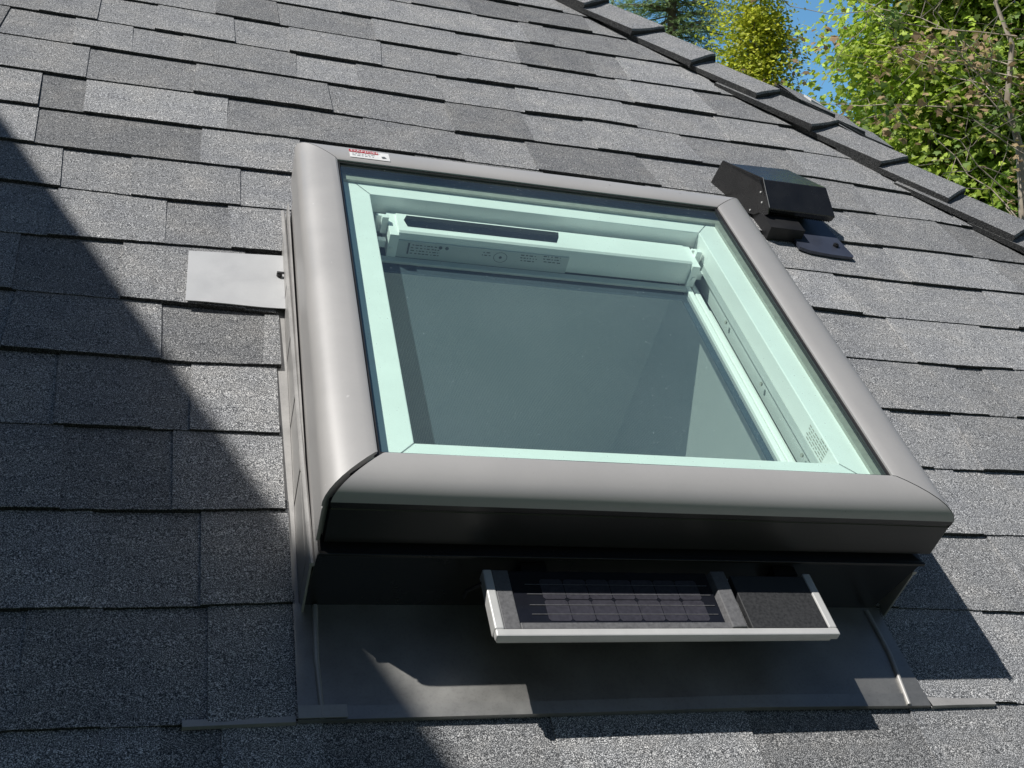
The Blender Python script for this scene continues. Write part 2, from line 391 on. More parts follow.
for i, (a, b) in enumerate(ts):
    part('hip_cap', capmesh(a, b, rs.uniform(-.7, .7), rs, rs.choice([.78, .88, .95, 1.0])), 'shingle', house, smooth=35)
# small rear hip that peeks over the main one
CAM = W(-.21383, -.63682, .96179)
def ray(px, py, dist):     # world point used when laying out the far things
    a = (px - 512) / 1069.26; b = (py - 384) / 1069.26
    d = V((.2948 + .9535 * a + .0642 * b, .9552 - .2957 * a + .0085 * b, .0270 + .0589 * a - .9979 * b))
    return CAM + d * (dist / math.hypot(d.x, d.y))
A = ray(778, 86, 3.35); Bq = ray(866, 136, 3.75); dr = (Bq - A).normalized(); upz = V((0, 0, 1))
pr = V((dr.y, -dr.x, 0)).normalized(); fdn = (pr - upz * .75).normalized(); bdn = (-pr - upz * .75).normalized()
mb = MB(); Lr = (Bq - A).length
for i in range(4):
    for j in range(6):
        a0 = Lr * j / 6 + .03 * (i % 2) - .03; a1 = a0 + Lr / 6
        q0, q1 = A + dr * a0 + fdn * .12 * i, A + dr * a1 + fdn * .12 * i
        r0, r1 = q0 + fdn * .13 + upz * .008, q1 + fdn * .13 + upz * .008
        mb.face([q0, r0, r1, q1], rs.choice([.85, .95, 1.0, 1.1])); mb.face([r0, r0 - upz * .012, r1 - upz * .012, r1], .2)
mb.face([A, Bq, Bq + bdn * .5, A + bdn * .5], .9)
mb.face([Bq, Bq + bdn * .5, Bq + fdn * .5], .9)
rear = world_part('rear_roof', mb, 'shingle', house)
for i in range(3):
    mb = MB(); a = A + dr * (.17 * i); b = a + dr * .19
    r0 = [a + fdn * .1 + upz * .006, a + upz * .008, a + bdn * .1 + upz * .006]; r1 = [b + fdn * .1 + upz * .020, b + upz * .024, b + bdn * .1 + upz * .020]
    mb.grid([r0, r1], rs.choice([.85, .95, 1.0])); mb.grid([r1, [p - upz * .016 for p in r1]], .3); mb.grid([[r0[0], r1[0]], [r0[0] - upz * .01, r1[0] - upz * .016]], .3)
    world_part('ridge_cap', mb, 'shingle', house)
mb = MB(); a = A + dr * .10 + fdn * .03
mb.hexa([a, a + fdn * .035, a + fdn * .035 + dr * .075, a + dr * .075], [p + upz * .022 for p in (a, a + fdn * .035, a + fdn * .035 + dr * .075, a + dr * .075)])
world_part('ridge_flashing', mb, 'trim', house)
# body of the house below the eaves
ez = W(0, -1.7, 0); ey = ez.y
mb = MB(); mb.box((-5.5, ey + .45, 0), (2.9, 9.0, ez.z - .03)); world_part('wall', mb, 'siding', house)
mb = MB(); mb.box((-5.7, ey - .03, ez.z - .17), (3.75, ey - .006, ez.z - .02)); world_part('fascia', mb, 'trim', house)
mb = MB(); rws = []
for j in range(9):
    a = math.pi * j / 8; rws.append([(-5.7, ey - .095 - .06 * math.cos(a), ez.z - .03 - .075 * math.sin(a)), (3.75, ey - .095 - .06 * math.cos(a), ez.z - .03 - .075 * math.sin(a))])
mb.grid(rws); world_part('gutter', mb, 'trim', house, smooth=40)
# back slope
mb = MB(); rz = W(0, VR, 0)
mb.face([(-5.7, rz.y, rz.z), (-.25, rz.y, rz.z), (2.9, 9.3, ez.z), (-5.7, 9.3, ez.z)], .9); world_part('back_slope', mb, 'shingle', house)
# upper storey on the left whose eave throws the diagonal shadow
SUN = V((-.725, .60, 1.0))
def cast(u, v, t): return V((u, v, 0)) + SUN * t
dsh = V((.4852, -1, 0)).normalized()
dE = (V((.1437, -1.191, 1.0))).normalized()
P0 = cast(-.156, .431, 2.1)
Pw = RM @ P0 + ORG; dW = (RM @ dE).normalized()          # horizontal world direction of the eave
nW = V((-dW.y, dW.x, 0)); nW = nW if nW.x < 0 else -nW    # away from the skylight
ea, eb = Pw - dW * 4.5, Pw + dW * 5.0
mb = MB()
mb.hexa([ea - upz * .16, ea - upz * .16 + nW * .03, eb - upz * .16 + nW * .03, eb - upz * .16], [ea, ea + nW * .03, eb + nW * .03, eb]); world_part('upper_fascia', mb, 'trim', house)
mb = MB(); i0 = nW * .032
mb.hexa([ea + i0 - upz * .10, ea + nW * 3 + upz * 1.6, eb + nW * 3 + upz * 1.6, eb + i0 - upz * .10], [ea + i0 - upz * .005, ea + nW * 3 + upz * 1.8, eb + nW * 3 + upz * 1.8, eb + i0 - upz * .005]); world_part('upper_roof', mb, 'shingle', house)
mb = MB(); wa, wb = ea + nW * .5 + dW * .3, eb + nW * .5 - dW * .3
nb = 34; zt = Pw.z + .1; z0 = 0.0
for i in range(nb):
    a = z0 + (zt - z0) * i / nb; b = z0 + (zt - z0) * (i + 1) / nb
    f = lambda p, z, o: V((p.x, p.y, z)) - nW * o
    mb.face([f(wa, a, .016), f(wb, a, .016), f(wb, b, .002), f(wa, b, .002)]); mb.face([f(wb, a, .016), f(wa, a, .016), f(wa, a, .002), f(wb, a, .002)])
mb.face([V((wb.x, wb.y, 0)), V((wb.x, wb.y, 0)) + nW * 3, V((wb.x, wb.y, zt)) + nW * 3 + upz * 1.4, V((wb.x, wb.y, zt))])
mb.face([V((wa.x, wa.y, 0)), V((wa.x, wa.y, 0)) + nW * 3, V((wa.x, wa.y, zt)) + nW * 3 + upz * 1.4, V((wa.x, wa.y, zt))])
world_part('upper_wall', mb, 'siding', house)

# ------------------------------------------------------------------ skylight
sky = thing('skylight', (.31, .52, 0), 'square skylight in a grey metal frame with mint glass and a small solar panel', 'skylight')
U0, U1, V0_, V1 = -.070, .702, .137, .905       # outside of the cladding
G0, G1, H0, H1 = -.012, .629, .190, .838        # glass daylight edge
prof = [(0, .1990), (0, .2035), (.05, .2052), (.20, .2056), (.36, .2051), (.52, .2037), (.68, .2011), (.80, .1975), (.90, .1925), (.965, .1868), (1, .1800), (1, .1735), (.975, .1718), (.972, .1700), (.985, .1690), (.985, .1205), (.90, .119), (.90, .125)]
def corner(cu, cv, t):   # cu, cv in {0,1}
    u = (G0 + (U0 - G0) * t) if cu == 0 else (G1 + (U1 - G1) * t)
    v = (H0 + (V0_ - H0) * t) if cv == 0 else (H1 + (V1 - H1) * t)
    return u, v
def cladding(side, gap0=.0008, gap1=.0008, prof=prof):
    mb = MB(); ends = {'front': ((0, 0), (1, 0)), 'right': ((1, 0), (1, 1)), 'head': ((1, 1), (0, 1)), 'left': ((0, 1), (0, 0))}[side]
    rows = []
    for t, w in prof:
        a = V((*corner(*ends[0], t), w)); b = V((*corner(*ends[1], t), w)); d = (b - a).normalized()
        a2 = a + d * gap0; b2 = b - d * gap1
        rows.append([a2 + (b2 - a2) * (i / 6) + V((0, 0, .0003 * math.sin(i * 1.9 + t * 5))) * (1 if 0 < i < 6 else 0) for i in range(7)])
    mb.grid(rows[::-1])
    mb.face([r[0] for r in rows]); mb.face([r[-1] for r in rows][::-1]); return mb
fc = part('frame_cover', cladding('front', .0085, .0016, prof[:11]), 'clad', sky, smooth=28)
part('fascia', cladding('front', .0085, .0016, prof[10:]), 'fascia_shade', fc, smooth=28, label='front fascia with shade painted into its colour')
part('frame_cover', cladding('right', .0008, .0008), 'clad', sky, smooth=28)
part('frame_cover', cladding('head', .0010, .0008), 'clad', sky, smooth=28)
part('frame_cover', cladding('left', .0008, .0006), 'clad', sky, smooth=28)
def ring(mb, o, i, w0, w1):      # rectangular ring o=(u0,v0,u1,v1) i=(...)
    (a, b, c, d), (e, f, g, h) = o, i
    O = [(a, b), (c, b), (c, d), (a, d)]; I = [(e, f), (g, f), (g, h), (e, h)]
    for k in range(4):
        k2 = (k + 1) % 4
        mb.hexa([(*O[k], w0), (*O[k2], w0), (*I[k2], w0), (*I[k], w0)], [(*O[k], w1), (*O[k2], w1), (*I[k2], w1), (*I[k], w1)])
    return mb
# black core under the covers closes the mitre gaps
mb = MB(); ring(mb, (U0 + .008, V0_ + .008, U1 - .008, V1 - .008), (G0 - .004, H0 - .004, G1 + .004, H1 + .004), .122, .178)
ring(mb, (U0 + .028, V0_ + .026, U1 - .032, V1 - .03), (G0 - .004, H0 - .004, G1 + .004, H1 + .004), .1795, .1965)
part('weather_seal', mb, 'rubber', sky)
mb = MB(); ring(mb, (G0 - .003, H0 - .003, G1 + .003, H1 + .003), (G0 + .0035, H0 + .0035, G1 - .006, H1 - .004), .1985, .2008)
part('gasket', mb, 'rubber', sky)
mb = MB(); mb.face([(G0 - .01, H0 - .01, .1978), (G1 + .01, H0 - .01, .1978), (G1 + .01, H1 + .01, .1978), (G0 - .01, H1 + .01, .1978)])
part('glass_pane', mb, 'glass', sky)
# sash: white ring, spacer, jamb
sO = (-.028, .165, .657, .878); sI = (.037, .233, .584, .785)
mb = MB(); ring(mb, sO, sI, .150, .1800)
ring(mb, (sO[0] - .004, sO[1] - .004, sO[2] + .004, sO[3] + .004), sO, .150, .1965)
sash = part('sash', mb, 'white', sky, bevel=.0012)
mb = MB(); mb.box((-.002, .8135, .1801), (.637, .8290, .1850)); mb.hexa([(.622, .19, .1801), (.637, .19, .1801), (.637, .8133, .1801), (.622, .8133, .1801)], [(.622, .19, .1850), (.637, .19, .1850), (.637, .8133, .1850), (.622, .8133, .1850)]); part('spacer_bar', mb, 'spacer', sash)
mb = MB(); ring(mb, (.030, .226, .591, .792), (.0372, .2332, .5838, .7848), .138, .1498); ring(mb, (.024, .22, .597, .798), (.031, .227, .590, .791), .110, .138)
part('inner_lining', mb, 'white_dull', sash)
mb = MB(); mb.box((-.030, .8305, .1800), (.640, .876, .1862)); part('edge_shade_strip', mb, 'shade_blue', sash)  # added strip, painted as the shadow band under the head cover
mb = MB(); mb.box((-.0275, .176, .1804), (-.0025, .8300, .1862)); part('edge_shade_strip', mb, 'shade_blue', sash)  # added strip, painted as the shadow along the left cover
mb = MB(); mb.box((.0370, .700, .0990), (.5842, .7850, .1025)); part('rail_shade_plate', mb, 'shade_blue', sash)  # added plate, painted as the blue shade around the headrail
mb = MB()
for (a, b) in ((.0, .003), (.04, .0355)): pass
for cu, cv in ((sI[0], sI[1]), (sI[2], sI[1]), (sI[2], sI[3]), (sI[0], sI[3])):
    ou = sO[0] if cu < .3 else sO[2]; ov = sO[1] if cv < .5 else sO[3]
    a = V((cu, cv, .1804)); b = V((cu + (ou - cu) * .35, cv + (ov - cv) * .35, .1804)); d = (b - a).normalized(); nn = V((-d.y, d.x, 0)) * .0004
    mb = MB(); mb.face([a - nn, a + nn, b + nn, b - nn]); part('mitre_line', mb, 'ink', sash)
# marks etched on the sash edge at the lower right corner
mb = MB(); r_ = random.Random(3)
for i in range(6):
    u = .5845
    vv = .262
    x = .1775 - i * .0042
    pos = vv
    while pos < .262 + (.05 if i else .022):
        l = r_.uniform(.002, .008); mb.face([(sI[2] - .0006, pos, x), (sI[2] - .0006, pos + l, x), (sI[2] - .0006, pos + l, x - .0016), (sI[2] - .0006, pos, x - .0016)]); pos += l + r_.uniform(.0012, .003)
part('rating_mark', mb, 'spacer', sash)
# guide rails beside the screen
for (a, b) in ((.556, .578), (.0375, .046)):
    mb = MB(); mb.box((a, .225, .108), (a + (b - a) * .40, .735, .1205)); mb.box((a + (b - a) * .58, .225, .106), (b, .735, .1185)); gr_ = part('guide_rail', mb, 'white', sky, bevel=.0012)
    mb = MB(); mb.box((a - .004, .222, .100), (b + .006, .699, .1045)); part('guide_gap_shade', mb, 'shade_blue', gr_)  # rail base coloured as the shade in the gap beside the rails
mb = MB(); mb.box((.036, .215, .100), (.586, .238, .1185)); part('bottom_rail', mb, 'white_dull', sky, bevel=.001)
# insect screen
mb = MB(); mb.face([(.045, .232, .1145), (.557, .232, .1145), (.557, .722, .1145), (.045, .722, .1145)]); part('insect_screen', mb, 'screen', sky)
# roller headrail
mb = MB(); x0, x1 = .078, .556
sec = [(.7165, .121), (.7165, .1500), (.719, .1585), (.7225, .1610), (.770, .1610), (.7745, .157), (.7745, .121)]
mb.grid([[(x0, a, b) for a, b in sec], [(x1, a, b) for a, b in sec]], close=True); mb.face([(x0, a, b) for a, b in sec][::-1]); mb.face([(x1, a, b) for a, b in sec])
hr = part('blind_headrail', mb, 'white', sky, smooth=30)
mb = MB(); pts = []
for (a, b, c) in ((.092, .7345, 0), (.088, .752, 0), (.094, .7665, 0), (.338, .7665, 0), (.335, .752, 0), (.328, .7345, 0)): pts.append((a, b, .1614))
mb.face(pts[::-1]); part('slot', mb, 'pvback', hr)
mb = MB(); mb.box((.0780, .7138, .1195), (.3480, .7164, .1490)); part('cover_strip', mb, 'white_dull', hr, bevel=.0006)
mb = MB(); mb.box((.05, .700, .1150), (.560, .7135, .1200)); part('bottom_bar', mb, 'white_dull', hr, bevel=.0015)
for x, sgn in ((.078, -1), (.556, 1)):
    mb = MB(); mb.box((min(x, x + sgn * .014), .712, .119), (max(x, x + sgn * .014), .776, .158))
    mb.box((min(x + sgn * .014, x + sgn * .024), .742, .140), (max(x + sgn * .014, x + sgn * .024), .752, .168)); mb.box((min(x + sgn * .014, x + sgn * .030), .760, .132), (max(x + sgn * .014, x + sgn * .030), .766, .160))
    mb.tube([(x + sgn * .008, .7117, .135), (x + sgn * .008, .7095, .135)], .0035, 12)
    mb.box((min(x + sgn * .016, x + sgn * .028), .722, .128), (max(x + sgn * .016, x + sgn * .028), .733, .140))
    br = part('end_bracket', mb, 'white', hr, bevel=.0008)
# print on the rail face: two blocks, a dial, a third block
mb = MB(); r_ = random.Random(9); yv = .7132
def block(xa, rows, width, x_step=.0062, top=.144):
    for i in range(rows):
        p = xa + r_.uniform(0, .004); z = top - i * .0048
        while p < xa + width:
            l = r_.uniform(.0015, .006); mb.face([(p, yv, z), (min(p + l, xa + width), yv, z), (min(p + l, xa + width), yv, z - .0016), (p, yv, z - .0016)]); p += l + r_.uniform(.0012, .0035)
def mark(fn):
    global mb
    mb = MB(); fn(); part('printed_mark', mb, 'ink', hr)
mark(lambda: block(.098, 4, .045)); mark(lambda: mb.box((.0935, yv - .0002, .127), (.0962, yv, .146))); mark(lambda: block(.206, 2, .016)); mark(lambda: block(.268, 3, .028, top=.146)); mark(lambda: block(.305, 3, .030, top=.148))
for k in range(2):
    cx = .143 + k * .010; mark(lambda: mb.face([(cx + .003 * math.cos(a), yv, .143 + .003 * math.sin(a)) for a in [i * .7854 for i in range(8)]]))
mb = MB()
for k in range(20):
    a0, a1 = k * .31416, (k + 1) * .31416; cx, cz = .238, .137
    mb.face([(cx + .011 * math.cos(a0), yv, cz + .009 * math.sin(a0)), (cx + .0102 * math.cos(a0), yv, cz + .0083 * math.sin(a0)), (cx + .0102 * math.cos(a1), yv, cz + .0083 * math.sin(a1)), (cx + .011 * math.cos(a1), yv, cz + .009 * math.sin(a1))])
mb.face([(.238 + .0025 * math.cos(a), yv, .137 + .0025 * math.sin(a)) for a in [i * .7854 for i in range(8)]])
part('dial', mb, 'ink', hr)
# back tube of the blind
mb = MB(); mb.tube([(.07, .7785, .150), (.57, .7785, .150)], .0042, 10); part('roller_tube', mb, 'white_dull', sky, smooth=60)
for u, v in ((.5825, .45), (.5825, .60), (.5825, .30)):
    mb = MB(); mb.tube([(u + .001, v, .132), (u - .0012, v, .132)], .0030, 10); part('fixing_screw', mb, 'spacer', sky)
# light shaft under the window
mb = MB(); ring(mb, (-.02, .17, .64, .86), (.036, .22, .588, .798), -.50, .099); part('light_shaft', mb, 'drywall', sky)
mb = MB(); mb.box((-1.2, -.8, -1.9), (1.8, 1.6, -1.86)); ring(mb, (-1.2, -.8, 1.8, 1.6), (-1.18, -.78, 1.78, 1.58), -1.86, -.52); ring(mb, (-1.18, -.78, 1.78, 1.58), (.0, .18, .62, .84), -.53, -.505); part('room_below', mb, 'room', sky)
# kerb under the covers, its front shade put into the dark colour
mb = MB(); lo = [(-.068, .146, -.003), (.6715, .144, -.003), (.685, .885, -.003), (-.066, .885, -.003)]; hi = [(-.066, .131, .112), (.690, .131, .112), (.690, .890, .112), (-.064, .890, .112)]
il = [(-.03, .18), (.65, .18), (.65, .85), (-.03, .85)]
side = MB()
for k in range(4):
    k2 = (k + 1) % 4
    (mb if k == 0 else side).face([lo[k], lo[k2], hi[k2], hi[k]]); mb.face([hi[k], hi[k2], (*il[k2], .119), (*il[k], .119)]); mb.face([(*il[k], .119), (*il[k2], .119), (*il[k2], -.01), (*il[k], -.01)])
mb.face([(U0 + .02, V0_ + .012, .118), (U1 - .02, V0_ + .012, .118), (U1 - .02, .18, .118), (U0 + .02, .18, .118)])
kerb = part('kerb', mb, 'clad_shade', sky)
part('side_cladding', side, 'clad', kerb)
mb = MB(); mb.box((-.066, .1265, .1095), (.691, .1310, .1140)); part('drip_edge', mb, 'clad_shade', kerb, bevel=.0008)
# side flashings
def side_flash(u, sg, shade):
    mb = MB()
    mb.box((min(u, u + sg * .0025), .134, .0), (max(u, u + sg * .0025), .89, .088))
    mb.tube([(u + sg * .0005, .1325, .090), (u + sg * .0045, .40, .085), (u + sg * .0080, .89, .072)], .0032, 8)
    a, b = u + sg * .003, u + sg * .022
    mb.face([(min(a, b), .14, .0002), (max(a, b), .14, .0002), (max(a, b), .89, .0002), (min(a, b), .89, .0002)])
    o = part('side_flashing', mb, 'steel', sky, smooth=40)
    for k in range(5):
        m2 = MB(); v = .16 + k * .143 ; m2.box((min(u + sg * .0026, u + sg * .0029), v, .002), (max(u + sg * .0026, u + sg * .0029), v + .15, .062 + .002 * (k % 2)))
        part('step_flashing', m2, 'steel', o)
side_flash(-.0690, -1, 1); side_flash(.690, 1, 1)
# apron flashing
mb = MB(); aw = .0098
mb.grid([[(-.080, .146, aw), (.2, .146, aw + .001), (.45, .146, aw), (.680, .144, aw)], [(-.080, .06, aw), (.2, .06, aw + .0015), (.45, .06, aw + .0005), (.680, .06, aw)],
         [(-.080, .0125, aw), (.2, .0115, aw + .001), (.45, .0125, aw + .0015), (.680, .010, aw)], [(-.080, .0118, aw + .0012), (.2, .0108, aw + .0022), (.45, .0118, aw + .0027), (.680, .0092, aw + .0012)],
         [(-.080, -.0035, aw), (.2, -.0042, aw + .001), (.45, -.0035, aw + .0008), (.680, -.0075, aw)], [(-.080, -.0035, .004), (.2, -.004, .004), (.45, -.0035, .004), (.680, -.0075, .004)]])
ap = part('apron_flashing', mb, 'apron', sky, smooth=20)
for pts in ([(-.0560, .142, aw + .001), (-.0580, .07, aw + .001), (-.0555, -.002, aw + .001)], [(.6605, .136, aw + .001), (.6600, .07, aw + .001), (.6485, -.006, aw + .001)]):
    mb = MB(); mb.tube(pts, [.0034, .0032, .0026], 8); part('standing_seam', mb, 'steel', ap, smooth=60)
mb = MB()
mb.grid([[(-.082, .004, .0075), (-.12, .003, .0075), (-.192, .002, .0075)], [(-.082, -.0050, .0095), (-.12, -.0055, .0092), (-.192, -.0060, .0082)], [(-.082, -.0055, .004), (-.12, -.0060, .004), (-.192, -.0065, .003)]]); part('hem_strip', mb, 'steel', ap); mb = MB()
mb.grid([[(.682, .006, .0080), (.72, .003, .0080), (.777, .002, .0075)], [(.682, -.0080, .0100), (.72, -.0075, .0098), (.777, -.0075, .0090)], [(.682, -.0085, .004), (.72, -.0080, .004), (.777, -.0080, .003)]])
part('hem_strip', mb, 'steel', ap)
mb = MB(); mb.box((-.0800, -.0030, aw + .0022), (-.030, .0120, aw + .0032)); part('hem_patch', mb, 'steel', ap)
# warning sticker on the head cover
mb = MB(); st = [(.009, .8785), (.066, .8785), (.069, .881), (.069, .899), (.066, .9005), (.009, .9000)]
def wtop(v):
    t = (v - H1) / (V1 - H1); pr_ = [(0, .2035)] + prof[2:11]
    for (a, x), (b, y) in zip(pr_, pr_[1:]):
        if t <= b: return x + (y - x) * (t - a) / (b - a)
    return prof[10][1]
def patch(u0, v0, u1, v1, e):
    m = MB(); n = 8; m.grid([[(u0, v0 + (v1 - v0) * i / n, wtop(v0 + (v1 - v0) * i / n) + e), (u1, v0 + (v1 - v0) * i / n, wtop(v0 + (v1 - v0) * i / n) + e)] for i in range(n + 1)][::-1]); return m
stk = part('warning_sticker', patch(.008, .8465, .070, .8755, .0008), 'sticker', sky)
part('red_band', patch(.008, .8630, .053, .8755, .0012), 'red', stk)
sl = (wtop(.8745) - wtop(.8640)) / .0105; ey_ = V((0, 1, sl)).normalized()
lettering('DANGER', .0115, (.0100, .8652, wtop(.8652) + .0016), (1, 0, 0), ey_, 'sticker', stk, sx=1.0)
mb = MB(); r_ = random.Random(4)
for i in range(2):
    p = .012; z = .8580 - i * .0055
    while p < .045: l = r_.uniform(.002, .006); mb.face([(p, z, wtop(z) + .0012), (p + l, z, wtop(z) + .0012), (p + l, z + .0011, wtop(z + .0011) + .0012), (p, z + .0011, wtop(z + .0011) + .0012)]); p += l + .002
mb.face([(.058, .852, wtop(.852) + .0013), (.065, .8535, wtop(.8535) + .0013), (.062, .859, wtop(.859) + .0013), (.057, .8575, wtop(.8575) + .0013)])
part('small_print', mb, 'ink', stk)

# solar panel under the front cover
PW = .1035; pa, pb, qa, qb = .113, .5245, .0275, .118
mb = MB()
def rbar(a, b): mb.box(a, b)
mb.box((pa, qa, PW - .010), (pb, qa + .0095, PW))                       # front lip
mb.box((pa, qa + .0097, PW - .016), (pa + .0105, qb, PW - .0002)); mb.box((pb - .0105, qa + .0097, PW - .016), (pb, qb, PW - .0002))
mb.box((pa + .004, qa + .004, PW - .018), (pb - .004, qb, PW - .0104))
pan = part('solar_panel', mb, 'pframe', sky, bevel=.0016)
mb = MB(); i0 = pa + .0108; i1 = pb - .0108
mb.box((i0, qa + .0098, PW - .0098), (i0 + .0185, qb, PW - .0012)); mb.box((i0 + .0187, qa + .0098, PW - .0098), (.3925, qa + .0185, PW - .0012))
mb.hexa([(.3850, qa + .0098, PW - .0098), (.4150, qa + .0098, PW - .0098), (.4150, qb, PW - .0098), (.3850, qb, PW - .0098)], [(.3900, qa + .0098, PW + .0012), (.4070, qa + .0098, PW + .0022), (.4070, qb, PW + .0022), (.3900, qb, PW + .0012)])
part('bezel', mb, 'padgrey', pan, bevel=.001)
mb = MB(); mb.box((.4152, qa + .0098, PW - .0098), (i1, qb - .004, PW - .0010)); part('battery_cover', mb, 'pad', pan, bevel=.0012)
mb = MB(); mb.box((i0 + .0187, qa + .0187, PW - .0098), (.3848, qb, PW - .0030)); part('photovoltaic_glass', mb, 'pvback', pan)
cw = (.3680 - .1760) / 7
for i in range(7):
    for (ra, rb) in ((qa + .0215, qa + .0500), (qa + .0512, qa + .0790)):
        mb = MB(); a = .1760 + cw * i + .0004; b = .1760 + cw * (i + 1) - .0004; ch = .0025; z = PW - .0026
        mb.face([(a + ch, ra, z), (b - ch, ra, z), (b, ra + ch, z), (b, rb - ch, z), (b - ch, rb, z), (a + ch, rb, z), (a, rb - ch, z), (a, ra + ch, z)])
        part('solar_cell', mb, 'cell', pan)
for y_ in (.0575, .0700, .0850, .0985):
    mb = MB(); mb.box((.1585, y_, PW - .0025), (.3800, y_ + .0007, PW - .0022)); part('contact_line', mb, 'padgrey', pan)
mb = MB(); mb.tube([(pa + .001, .108, PW - .012), (pa - .012, .112, PW - .030), (pa - .010, .120, PW - .050)], .0022, 8); part('cable', mb, 'rubber', pan)
for x in (.16, .48):
    mb = MB(); mb.box((x, .118, PW - .04), (x + .03, .132, PW - .004)); part('panel_bracket', mb, 'black', pan)

# ------------------------------------------------------------------ loose flashing plate
fp = thing('flashing_plate', (-.14, .77, .01), 'bare grey rectangular metal plate lying on the shingles left of the skylight', 'metal plate')
mb = MB(); n = 10; rows = []
for j in range(5):
    r = []
    for i in range(n + 1):
        f = i / n; g = j / 4
        u = -.2165 + (.1480) * f; v = (.7040 + .0030 * f) + ((.8440 + .010 * f) - (.7040 + .003 * f)) * g
        w = .0135 + .0015 * math.sin(f * 5 + .5) * (1 - g) + .001 * f - .002 * g + (.004 * (1 - g) * max(0, .3 - f))
        r.append((u, v, w))
    rows.append(r)
mb.grid(rows); mb.grid([[(a, b, c - .0012) for a, b, c in r] for r in rows][::-1])
for r in (rows[0], rows[-1], [q[0] for q in rows], [q[-1] for q in rows]): mb.grid([r, [(a, b, c - .0012) for a, b, c in r]])
part('sheet', mb, 'plate', fp, smooth=30)
mb = MB(); mb.tube([(-.079, .793, .0135), (-.079, .793, .0190)], .0045, 6); mb.box((-.083, .7905, .0190), (-.066, .7955, .0205)); part('screw', mb, 'rubber', fp)

# ------------------------------------------------------------------ roof vent
vt = thing('roof_vent', (1.0, 1.2, 0), 'black metal exhaust vent hood standing on the shingles behind the skylight', 'roof vent')
# hood: low at the back, highest above the mouth; cross-section points (left end, right end)
HL = [(.880, 1.335, .006), (.879, 1.327, .060), (.9055, 1.206, .0905), (.9260, 1.158, .0500), (.9280, 1.1600, .0420)]
HR = [(1.044, 1.345, .006), (1.042, 1.337, .060), (1.0665, 1.207, .0905), (1.0850, 1.158, .0500), (1.0820, 1.1600, .0380)]
mb = MB(); mb.grid([HL, HR][::-1]); mb.face(HR + [(1.068, 1.20, .030), (1.055, 1.26, .008)])
hood = part('hood', mb, 'vent', vt, bevel=.0015)
def sd_(v, w, e=0): return (.8795 + (1.333 - v) * .26 - e, v, w)
sp = [sd_(1.340, .001), sd_(1.330, .0635), sd_(1.2055, .0945), sd_(1.1560, .0530), sd_(1.1510, .0410), sd_(1.158, .0340), sd_(1.176, .0290), sd_(1.186, .0180), sd_(1.205, .0100), sd_(1.26, .003)]
mb = MB(); sp2 = [(a - .002, b, c) for a, b, c in sp]
mb.face(sp); mb.face(sp2[::-1]); mb.grid([sp, sp2], close=True); part('side_plate', mb, 'vent', hood)
for a, b in ((1.192, .068), (1.178, .052), (1.20, .020)):
    mb = MB(); q = V(sd_(a, b, .002)); mb.tube([q, q - V((.002, 0, 0))], .0019, 8); part('rivet', mb, 'trim', hood)
mb = MB(); mb.tube([sd_(1.207, .0945, -.0005), sd_(1.157, .0530, -.0005)], .0013, 6); part('seam', mb, 'steel', hood)
mb = MB(); mb.box((.920, 1.112, .004), (1.000, 1.30, .033)); part('throat', mb, 'rubber', vt)
ua, ub = .930, 1.080; mb = MB()
for i in range(26):
    u = ua + .004 + i * (ub - ua - .008) / 25; mb.box((u, 1.1600, .0350), (u + .0026, 1.2050, .0372))
mb.box((ua + .002, 1.1615, .0375), (ub - .002, 1.205, .0385)); part('grille', mb, 'black', vt)
mb = MB(); pts = []
for i in range(17):
    a = -math.pi * .5 * 0 + math.pi * (1 + i / 16.0); pts.append((1.0 + .105 * math.cos(a), 1.135 + .06 * math.sin(a)))
fl = [(1.090, 1.22), (.99, 1.22), (.982, 1.080), (1.0, 1.070), (1.02, 1.067), (1.05, 1.063), (1.100, 1.0615), (1.104, 1.066)]
mb.face([(a, b, .0128) for a, b in fl]); mb.grid([[(a, b, .0128) for a, b in fl], [(a, b, .006) for a, b in fl]][::-1], close=True)
part('base_flange', mb, 'flange', vt)
mb = MB(); mb.tube([(1.076, 1.100, .0128), (1.076, 1.100, .0175)], .0065, 6); mb.tube([(1.076, 1.100, .0175), (1.076, 1.100, .0195)], .0035, 8); part('screw', mb, 'rubber', vt)

# ------------------------------------------------------------------ ground
mb = MB(); g = 14
for i in range(g):
    for j in range(g):
        mb.face([(-200 + 400 / g * i, -150 + 400 / g * j, 0), (-200 + 400 / g * (i + 1), -150 + 400 / g * j, 0), (-200 + 400 / g * (i + 1), -150 + 400 / g * (j + 1), 0), (-200 + 400 / g * i, -150 + 400 / g * (j + 1), 0)])
go = bpy.data.objects.new('ground', mb.mesh('ground', M['grass'])); col.objects.link(go); tag(go, 'mown grass around the house', 'ground', kind='structure')

